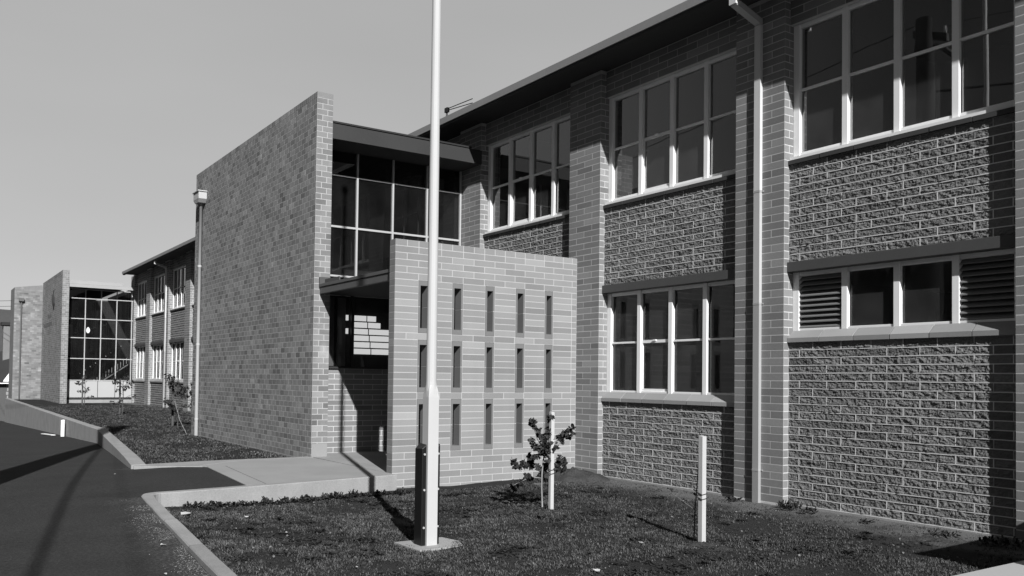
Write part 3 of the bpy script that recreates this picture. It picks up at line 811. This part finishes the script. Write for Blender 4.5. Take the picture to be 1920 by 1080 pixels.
# heaps of earth
def heap(x, y, r, h, zf, label):
    mb = MB(); n = 28; mrow = 9; idx = []
    for i in range(mrow+1):
        row = []
        for j in range(n):
            a = 2*math.pi*j/n; rr = r*i/mrow*(1+.55*noise.noise(Vector((math.cos(a)*1.7, math.sin(a)*1.7, x)))); px = x+rr*math.cos(a)*1.3; py = y+rr*math.sin(a)
            z = zf(px, py)-.02+h*(1-(i/mrow)**2)*(1+.7*noise.noise(Vector((px*9, py*9, 0))))+.02*noise.noise(Vector((px*20, py*20, 3)))
            mb.v.append((px, py, z)); row.append(len(mb.v)-1)
        idx.append(row)
    for i in range(mrow):
        for j in range(n): mb.f.append((idx[i][j], idx[i+1][j], idx[i+1][(j+1) % n], idx[i][(j+1) % n])); mb.m.append(0); mb.t.append(1)
    o = mb.build('earth_mound', MOUND, smooth=True); return tag(o, label, 'earth')
heap(-11.6, 9.15, .55, .16, lawn_z, 'low heap of bare earth in the corner between screen wall and brick pier')
heap(-9.2, 6.85, .22, .025, lawn_z, 'bare earth round the foot of the staked leafy sapling')
heap(-6.35, 6.8, .28, .04, lawn_z, 'bare earth round the foot of the stake with the bare seedling')
heap(-5.2, 8.95, .3, .045, lawn_z, 'crumbled earth at the foot of the rough brick panel on the right')

# ================================================================== FLAGPOLE
fp = thing('flagpole', 'tall white flagpole with square base bolted between two black boards in the front lawn', 'flagpole', loc=(0, 0, 0))
x0, x1, y0, y1 = -7.894, -7.774, 4.313, 4.432; cx, cy = (x0+x1)/2, (y0+y1)/2
mb = MB()
def ring(r, z, sq):
    pts = []
    for j in range(16):
        an = 2*math.pi*j/16; c, s = math.cos(an), math.sin(an)
        k = 1/max(abs(c), abs(s)); k = 1+(k-1)*sq
        pts.append((cx+r*c*k, cy+r*s*k, z))
    return pts
rs = [(.060, -.12, 1), (.060, 1.44, 1), (.058, 1.50, .7), (.055, 1.56, .1), (.054, 1.6, 0), (.045, 5.6, 0), (.032, 10.5, 0)]
for q in rs: mb.v += ring(*q)
for i in range(len(rs)-1):
    for j in range(16): mb.f.append((i*16+j, i*16+(j+1) % 16, (i+1)*16+(j+1) % 16, (i+1)*16+j)); mb.m.append(0); mb.t.append(1)
po = mb.build('pole', POLE, fp)
mb = MB(); mb.tube([(cx, cy, 10.5), (cx, cy, 10.53), (cx, cy, 10.6), (cx, cy, 10.64)], [.03, .07, .07, .03], 12); mb.build('truck', POLE, fp)
for s, (ya, yb) in enumerate(((y0-.055, y0-.003), (y1+.003, y1+.050))):
    mb = MB(); xa, xb = (x0-.055, x1-.02) if s == 0 else (x0-.05, x1-.045); z1 = .97
    mb.hexa([(xa, ya, -.12), (xb, ya, -.12), (xb, yb, -.12), (xa, yb, -.12)], [(xa, ya, z1-.06), (xb, ya, z1-.05), (xb, yb, z1-.01), (xa, yb, z1)])
    bd = mb.build('side_board', BLACK, fp, bevel=.008)
    mb = MB()
    for z in (.12, .5, .86):
        mb.tube([(xb-.002, (ya+yb)/2, z), (xb+.010, (ya+yb)/2, z)], .012, 6)
    mb.build('bolt', STEEL, bd)
mb = MB(); mb.hexa([(-8.12, 4.12, -.25), (-7.62, 4.14, -.25), (-7.60, 4.64, -.25), (-7.85, 4.74, -.25), (-8.11, 4.68, -.25)], [(-8.12, 4.12, -.060), (-7.62, 4.14, -.063), (-7.60, 4.64, -.060), (-7.85, 4.74, -.062), (-8.11, 4.68, -.058)])
mb.build('footing', mat('pad_concrete', .40, .9, .2, 10, 90, .2, .004, 60), fp)

# ================================================================== STAKES AND SAPLINGS
def stake(x, y, zb, zt, w, label, mtl=WOODP):
    mb = MB(); mb.hexa([(x-w/2, y-w/2, zb-.1), (x+w/2, y-w/2, zb-.1), (x+w/2, y+w/2, zb-.1), (x-w/2, y+w/2, zb-.1)],
                       [(x-w/2, y-w/2, zt), (x+w/2, y-w/2, zt-.004), (x+w/2, y+w/2, zt-.006), (x-w/2, y+w/2, zt+.003)])
    o = mb.build('timber_stake', mtl, bevel=.003); return tag(o, label, 'stake', 'stakes tied to the saplings')
stake(-9.151, 6.92, -.06, 1.21, .052, 'pale square timber stake behind the leafy sapling on the front lawn')
stake(-6.533, 6.954, -.06, 1.053, .060, 'pale timber stake standing nearly alone in front of the rough brick panels')
stake(-47.2, 6.854, .1, 1.46, .06, 'thin weathered stake on the far lawn, nearest the white spandrel panels', WOODD)
stake(-36.2, 6.563, .1, 1.47, .06, 'weathered stake on the far lawn in front of the stair block corner', WOODD)
stake(-27.71, 6.519, .1, 1.52, .06, 'dark weathered stake on the far lawn beside the blank brick wall corner', WOODD)
for (x, y, z, lb) in ((-6.533, 6.954, .40, 'dark cord looped round the lone stake beside the bare seedling'), (-9.151, 6.92, .42, 'dark cord tying the leafy sapling to its stake')):
    mb = MB(); w = .036
    for dz in (0, .05): mb.tube([(x-w, y-w, z+dz), (x+w, y-w, z+dz-.02), (x+w, y+w, z+dz-.01), (x-w, y+w, z+dz), (x-.13, y-.0, z+dz+.02), (x-w, y-w, z+dz)], .0045, 5)
    tag(mb.build('stake_tie', WIRE), lb, 'cord', 'cords tying the stakes')
RR = Vector((r2.x, r2.y, 0)).normalized(); FF = Vector((fw.x, fw.y, 0)).normalized()
def sapling(bx, by, bz, twigs, clusters, label, leafn=1.0, ls=.05, bark=BARK, sc=1.0):
    t = thing('sapling', label, 'tree', 'saplings planted in the lawns')
    P = lambda du, dz, dep=0: Vector((bx, by, bz))+RR*du*sc+FF*dep*sc+Vector((0, 0, dz*sc))
    mb = MB()
    for tw in twigs: mb.tube([P(*q[:3]) for q in tw[0]], tw[1], 6)
    mb.build('trunk', bark, t, smooth=True)
    mb = MB()
    for (du, dz, r, n) in clusters:
        dep = random.uniform(-.12, .12)
        for _ in range(int(n*leafn)):
            v = Vector((random.gauss(0, 1), random.gauss(0, 1), random.gauss(0, 1))).normalized()*r*random.random()**.45
            leaf(mb, P(du, dz, dep)+v*sc, ls*random.uniform(.6, 1.3), random.uniform(.5, 1.5))
    mb.build('crown', LEAF, t)
    return t
cl = [(340, 120, 26), (352, 160, 22), (380, 185, 18), (400, 195, 14), (500, 85, 24), (495, 115, 24), (480, 180, 26), (475, 220, 26), (430, 250, 32), (400, 230, 16), (340, 290, 30), (370, 325, 26), (400, 350, 28), (450, 300, 40),
      (440, 380, 34), (470, 360, 36), (500, 330, 26), (545, 328, 22), (575, 250, 30), (595, 275, 26), (625, 215, 30), (655, 190, 26), (685, 170, 20), (685, 215, 18), (655, 255, 20), (330, 420, 26), (330, 465, 30), (265, 470, 26), (250, 500, 24), (190, 465, 26), (210, 500, 22),
      (290, 495, 24), (355, 500, 26), (400, 500, 22), (440, 530, 32), (480, 500, 30), (400, 420, 16), (370, 415, 18), (480, 435, 20), (575, 430, 26), (600, 470, 30), (560, 510, 30), (600, 520, 24), (620, 440, 18), (555, 470, 26), (300, 590, 28), (335, 600, 26), (260, 625, 26), (200, 650, 22), (180, 640, 18), (190, 695, 22), (240, 660, 20),
      (430, 570, 22), (460, 610, 22), (405, 600, 16)]
K = .00156
clus = [((x-437)*K, (855-y)*K, r*K, max(6, int(r*r*.022))) for x, y, r in cl]
J = lambda x, y, d=0: ((x-437)*K, (855-y)*K, d)
tw = [([J(437, 860), J(432, 760), J(428, 670), J(430, 560), J(440, 450, .02), (J(470, 320)), J(490, 200), J(500, 90)], [.011, .010, .010, .010, .009, .008, .006, .003]),
      ([J(430, 650), J(365, 650)], [.005, .003]), ([J(430, 600), J(330, 590, -.05), J(200, 650, -.1)], [.007, .005, .003]),
      ([J(430, 540), J(330, 480, .06), J(190, 470, .1)], [.007, .005, .003]), ([J(440, 440), J(500, 500, .1), J(600, 480, .12)], [.006, .005, .003]),
      ([J(460, 380), J(540, 290, -.05), J(660, 200, -.1)], [.006, .005, .003]), ([J(455, 380), J(390, 280, .1), J(345, 140, .1)], [.006, .004, .002]),
      ([J(455, 400), J(380, 330), J(320, 290)], [.006, .004, .002])]
sapling(-9.245, 6.851, -.06, tw, clus, 'leafy young sapling with dark drooping leaves on the front lawn before the screen wall', leafn=2.3, ls=.046)
sapling(-6.667, 6.974, -.06, [([(0, -.02, 0), (.01, .3, 0), (.03, .56, 0), (.05, .9, 0), (.06, 1.25, .02)], [.009, .008, .006, .005, .003]), ([(.02, .3, 0), (-.15, .42, 0), (-.28, .52, .04)], [.004, .003, .002])],
        [(.05, .5, .04, 6), (.06, .62, .04, 5), (-.28, .52, .04, 4), (-.12, .4, .03, 3), (.05, .9, .04, 4), (.05, 1.15, .05, 4), (.04, .2, .05, 5)], 'thin nearly bare seedling beside the lone stake on the front lawn', ls=.03, bark=mat('seedling_bark', .16))
def far_sap(x, y, seed, label, n, hgt, dense):
    random.seed(seed); cl = []; tws = [([(0, 0, 0), (.03, hgt*.5, 0), (.0, hgt, 0)], [.02, .015, .006])]
    for i in range(n):
        z = hgt*random.uniform(.30, 1); a = random.uniform(-1, 1); r = (1.15-z/hgt*.5)*.55*a
        tws.append(([(0, z*.8, 0), (r*.6, z, .1*a), (r, z+.03, .2*a)], [.008, .006, .003])); cl.append((r, z, .11, dense)); cl.append((r*.55, z-.02, .09, dense//2))
    sapling(x, y, .1, tws, cl, label, ls=.085, bark=BARKD)
far_sap(-46.9, 6.9, 3, 'small sparse sapling in front of the white spandrel panels of the stair block', 8, 1.45, 8)
far_sap(-35.9, 6.6, 5, 'sparse spreading sapling on the far lawn where the glazing meets the long wing', 12, 1.5, 9)
far_sap(-27.4, 6.6, 9, 'bushy sapling on the far lawn close to the blank brick wall corner', 13, 1.6, 17)
random.seed(21)
mb = MB(); mb.tube([(-27.6, 6.55, .85), (-25.3, 6.15, .38), (-23.9, 5.98, .10)], .006, 5)
tag(mb.build('guy_wire', GREYP), 'thin wire running from the bushy far sapling down to the brick wall foot', 'wire')

# ================================================================== SMALL THINGS
mb = MB(); mb.hexa([(-30.98, 3.89, -.5), (-30.86, 3.89, -.5), (-30.86, 3.99, -.5), (-30.98, 3.99, -.5)], [(-30.98, 3.89, .16), (-30.86, 3.89, .17), (-30.86, 3.99, .18), (-30.98, 3.99, .17)])
tag(mb.build('marker_peg', WHITE, bevel=.01), 'short white peg standing against the road side of the retaining wall', 'peg')
zb = rz(-32.2)
mb = MB(); mb.hexa([(-32.9, 3.55, zb+.01), (-31.7, 3.72, zb+.03), (-31.72, 3.84, zb+.03), (-32.92, 3.67, zb+.01)], [(-32.9, 3.55, zb+.03), (-31.7, 3.72, zb+.05), (-31.72, 3.84, zb+.05), (-32.92, 3.67, zb+.03)])
tag(mb.build('loose_board', WHITE), 'white board lying on the asphalt beside the white peg', 'board')
def scrap(x, y, z, s, label, seed):
    random.seed(seed); mb = MB(); n = 7; c = Vector((x, y, z+.012+s*.2)); pts = []
    for j in range(n):
        a = 2*math.pi*j/n; r = s*random.uniform(.5, 1)
        pts.append(Vector((x+r*math.cos(a)*1.3, y+r*math.sin(a)*.8, z+.01+random.uniform(0, .3)*s)))
    for j in range(n): mb.face([c, pts[j], pts[(j+1) % n]])
    for j in range(n): mb.face([c-Vector((0, 0, .004)), pts[(j+1) % n]-Vector((0, 0, .004)), pts[j]-Vector((0, 0, .004))])
    return tag(mb.build('paper_scrap', PAPER), label, 'litter', 'paper scraps and litter')
L0 = lambda x, y: lawn_z(x, y)+.012
RZ = lambda x, y: rz(x)
litter = [
 (-10.62, 2.66, L0, .10, 'crumpled white paper at the lawn side of the kerb corner, under the pale kerb face'),
 (-10.20, 3.25, L0, .035, 'small white scrap on the grass just inside the kerb corner'),
 (-7.02, 2.08, L0, .06, 'torn white paper wedged against the near kerb on the lawn side'),
 (-7.45, 2.14, L0, .05, 'crumpled pale paper just beyond the torn sheet beside the near kerb'),
 (-6.75, 6.28, L0, .04, 'white scrap on the lawn left of the lone stake'),
 (-5.95, 5.0, L0, .045, 'flat pale scrap on the open lawn in the foreground'),
 (-7.0, 3.2, L0, .018, 'tiny white scrap on the grass in front of the flagpole pad'),
 (-9.0, 3.3, L0, .02, 'tiny pale scrap on the grass between kerb and flagpole'),
 (-8.15, 1.86, RZ, .045, 'crumpled white paper on the asphalt close to the near kerb'),
 (-7.0, 1.62, RZ, .02, 'small white pebble-like scrap in the grit beside the near kerb'),
 (-6.9, .95, RZ, .035, 'crumpled leaf-like scrap on the asphalt near the bottom left'),
 (-7.3, .55, RZ, .03, 'small white ball of paper out on the asphalt'),
 (-14.3, 2.55, RZ, .02, 'tiny white fleck on the asphalt by the end of the retaining wall'),
]
for i, (x, y, zf, s, lb) in enumerate(litter): scrap(x, y, zf(x, y), s, lb, 100+i)
random.seed(33)
mb = MB()
for i in range(2600):
    x = random.uniform(-11.2, -5.0); y = kline(x)-abs(random.gauss(0, .11))-.01; s = random.uniform(.002, .0065); z = rz(x)+.002
    if noise.noise(Vector((x*2, y*2, 1))) < -.15: continue
    a = random.uniform(0, 6.28); pts = [(x+s*math.cos(a+q*2.09), y+s*math.sin(a+q*2.09), z) for q in range(3)]
    t = random.uniform(.5, 1.5); apex = (x, y, z+s*.9)
    for q in range(3): mb.face([pts[q], pts[(q+1) % 3], apex], 0, t)
stuff(mb.build('gravel', mat('grit', .20, .9, .2, 10, 60, .2, tone=True)), 'pale grit scattered on the asphalt along the near kerb', 'gravel')

# roof aerial
ae = thing('roof_aerial', 'small dark aerial with two slanting rods on the long roof edge beyond the flagpole', 'aerial')
mb = MB(); mb.tube([(-16.67, 9.6, 7.1), (-16.67, 9.6, 7.60)], .02, 6); mb.box(-16.73, -16.61, 9.57, 9.63, 7.52, 7.62); mb.build('mast', BLACK, ae)
for dz in (0, -.09):
    mb = MB(); mb.tube([(-16.67, 9.6, 7.60+dz*.4), (-15.6, 9.6, 7.55+dz)], .010, 5); mb.build('rod', BLACK, ae)

# ================================================================== UTILITY POLE (stands left of the frame, seen as shadow and reflection)
up_ = thing('utility_pole', 'stout timber utility pole at the roadside whose shadow crosses the asphalt', 'pole')
mb = MB(); ux, uy = -11.45, .02; mb.tube([(ux, uy, -.3), (ux, uy, 5), (ux, uy, 10.4)], [.31, .26, .19], 14); mb.build('shaft', WOODD, up_, smooth=True)
mb = MB(); mb.hexa([(ux-.42, uy-.34, 10.1), (ux+.42, uy-.34, 9.8), (ux+.42, uy-.22, 9.8), (ux-.42, uy-.22, 10.1)], [(ux-.42, uy-.34, 10.28), (ux+.42, uy-.34, 9.98), (ux+.42, uy-.22, 9.98), (ux-.42, uy-.22, 10.28)])
mb.build('crossarm', WOODD, up_)
mb = MB(); mb.tube([(ux+.75, uy-.3, 9.1), (ux+.15, uy-.2, 9.75)], .07, 8); mb.build('brace', WOODD, up_)
mb = MB(); mb.tube([(ux+.36, uy-.28, 10.0), (ux+.36, uy-.28, 10.16)], .04, 8); mb.tube([(ux-.36, uy-.28, 10.27), (ux-.36, uy-.28, 10.42)], .04, 8); mb.build('insulator', GREYP, up_)
def wire(pts, r, label, name='power_line'):
    mb = MB(); mb.tube(pts, r, 5); return tag(mb.build(name, WIRE), label, 'wire')
def sag(a, b, s, n=12): return [tuple(Vector(a).lerp(Vector(b), i/n)-Vector((0, 0, s*4*(i/n)*(1-i/n)))) for i in range(n+1)]
wire(sag((ux, uy-.1, 8.6), (18, -5.4, 8.2), .9), .032, 'thick bundled service cable running from the utility pole along the street')
wire(sag((ux+.36, uy-.28, 10.15), (40, -8, 9.6), 1.0), .008, 'thin power line from the near end of the crossarm')
wire(sag((ux-.36, uy-.28, 10.42), (-75, 1.0, 7.5), 1.2), .012, 'thin power line running away down the street from the crossarm')
for q, z in enumerate((5.93, 5.60)):
    wire(sag((-62, 3.0, z+.05), (-57.9, 5.6, z), .02), .012, ('upper' if q == 0 else 'lower')+' of the two thin wires reaching the far brick block at the left edge')

# ================================================================== FAR HOUSE, HILL, OPPOSITE SIDE
hs = thing('stone_house', 'small stone house with dark slate roof and chimney beyond the far retaining wall', 'house')
mb = MB(); mb.box(-70, -62, -2.0, 5.6, -2.5, .98, 0)
q = mb.build('wall', mat('house_stone', .12, .9, .25, 3, 20, .2), hs)
mb = MB()
for i in range(10):
    z = -1.35+i*.235; w = .5 if i % 2 else .34; mb.box(-61.995, -61.96, 4.88-w*.3, 5.6, z, z+.19, 0, 1)
mb.build('quoin', mat('quoin_stone', .36, .9, .15, 5, 30, .12), q)
mb = MB(); mb.hexa([(-70.3, -2.3, 1.05), (-61.7, -2.3, 1.05), (-61.7, 5.9, 1.05), (-70.3, 5.9, 1.05)], [(-68.5, 1.0, 1.2), (-63.5, 1.0, 1.2), (-64.4, 5.6, 3.5), (-67.5, 5.6, 3.5)])
rf = mb.build('roof', SLATE, hs)
mb = MB(); mb.box(-70.3, -61.62, -2.3, 5.9, .98, 1.04); mb.build('gutter', WHITE, rf)
mb = MB(); mb.hexa([(-61.85, 4.55, 1.08), (-61.78, 4.95, 1.08), (-62.3, 5.45, 2.1), (-62.4, 5.25, 2.1)], [(-61.80, 4.55, 1.16), (-61.73, 4.95, 1.16), (-62.25, 5.45, 2.2), (-62.35, 5.25, 2.2)]); mb.build('barge_board', WHITE, rf)
mb = MB(); mb.box(-64.4, -63.6, 4.62, 5.4, 1.2, 4.65); ch = mb.build('chimney', mat('chimney_brick', .24, .9, .2, 6, 20, .2), hs)
mb = MB(); mb.box(-64.5, -63.5, 4.5, 5.5, 4.66, 4.86); mb.build('chimney_cap', SLATE, ch)
# hills all round the far side
mb = MB(); n = 60; rows = 6
for i in range(n+1):
    a = R_(150)+R_(130)*i/n
    for j in range(rows+1):
        d = 260+j*60; hh = [0, 9, 15, 19, 23, 24, 10][j]*(1+.25*noise.noise(Vector((i*.12, j*.5, 0))))*(1-.25*abs(i/n-.5))
        mb.v.append((d*math.cos(a)*1.0, d*math.sin(a)+0, -5+hh*1.65))
for i in range(n):
    for j in range(rows):
        k = i*(rows+1)+j; mb.f.append((k, k+1, k+rows+2, k+rows+1)); mb.m.append(0); mb.t.append(1)
struct(mb.build('hills', HILL, smooth=True))
# houses and hedge on the opposite side of the street (seen only as dark reflections)
def opp_house(x, y, w, dp, h, rh, label):
    t = thing('street_house', label, 'house', 'houses across the street')
    mb = MB(); mb.box(x, x+w, y-dp, y, -2, h); mb.build('wall', mat('opp_wall', .06, .9), t)
    mb = MB(); mb.hexa([(x-.4, y-dp-.4, h), (x+w+.4, y-dp-.4, h), (x+w+.4, y+.4, h), (x-.4, y+.4, h)], [(x+w*.3, y-dp*.5-.1, h+rh), (x+w*.7, y-dp*.5-.1, h+rh), (x+w*.7, y-dp*.5+.1, h+rh), (x+w*.3, y-dp*.5+.1, h+rh)])
    mb.build('roof', SLATE, t)
opp_house(-72, -16, 13, 10, 5.0, 3.0, 'dark two-storey house across the street, farthest down the hill')
opp_house(-54, -15, 14, 10, 11.0, 4.0, 'tall dark house across the street with a steep roof')
opp_house(-36, -15, 11, 10, 3.2, 2.4, 'low dark house across the street opposite the blank brick wall')
opp_house(-21, -15, 10, 10, 3.0, 2.4, 'low dark house across the street opposite the flagpole')
opp_house(-8, -15, 10, 10, 3.0, 2.2, 'low dark house across the street nearest the camera')
mb = MB()
for i in range(160):
    x = -78+i*.6; mb.tube([(x, -12+random.uniform(-.3, .3), -1.8), (x, -12, 1.5), (x, -12+random.uniform(-.3, .3), 4.7+random.uniform(0, .9)), (x, -12, 6.2+random.uniform(0, 1.1))], [.5, .9, .8, .15], 7)
tag(mb.build('hedge', HEDGE), 'long dark clipped hedge across the street', 'hedge')
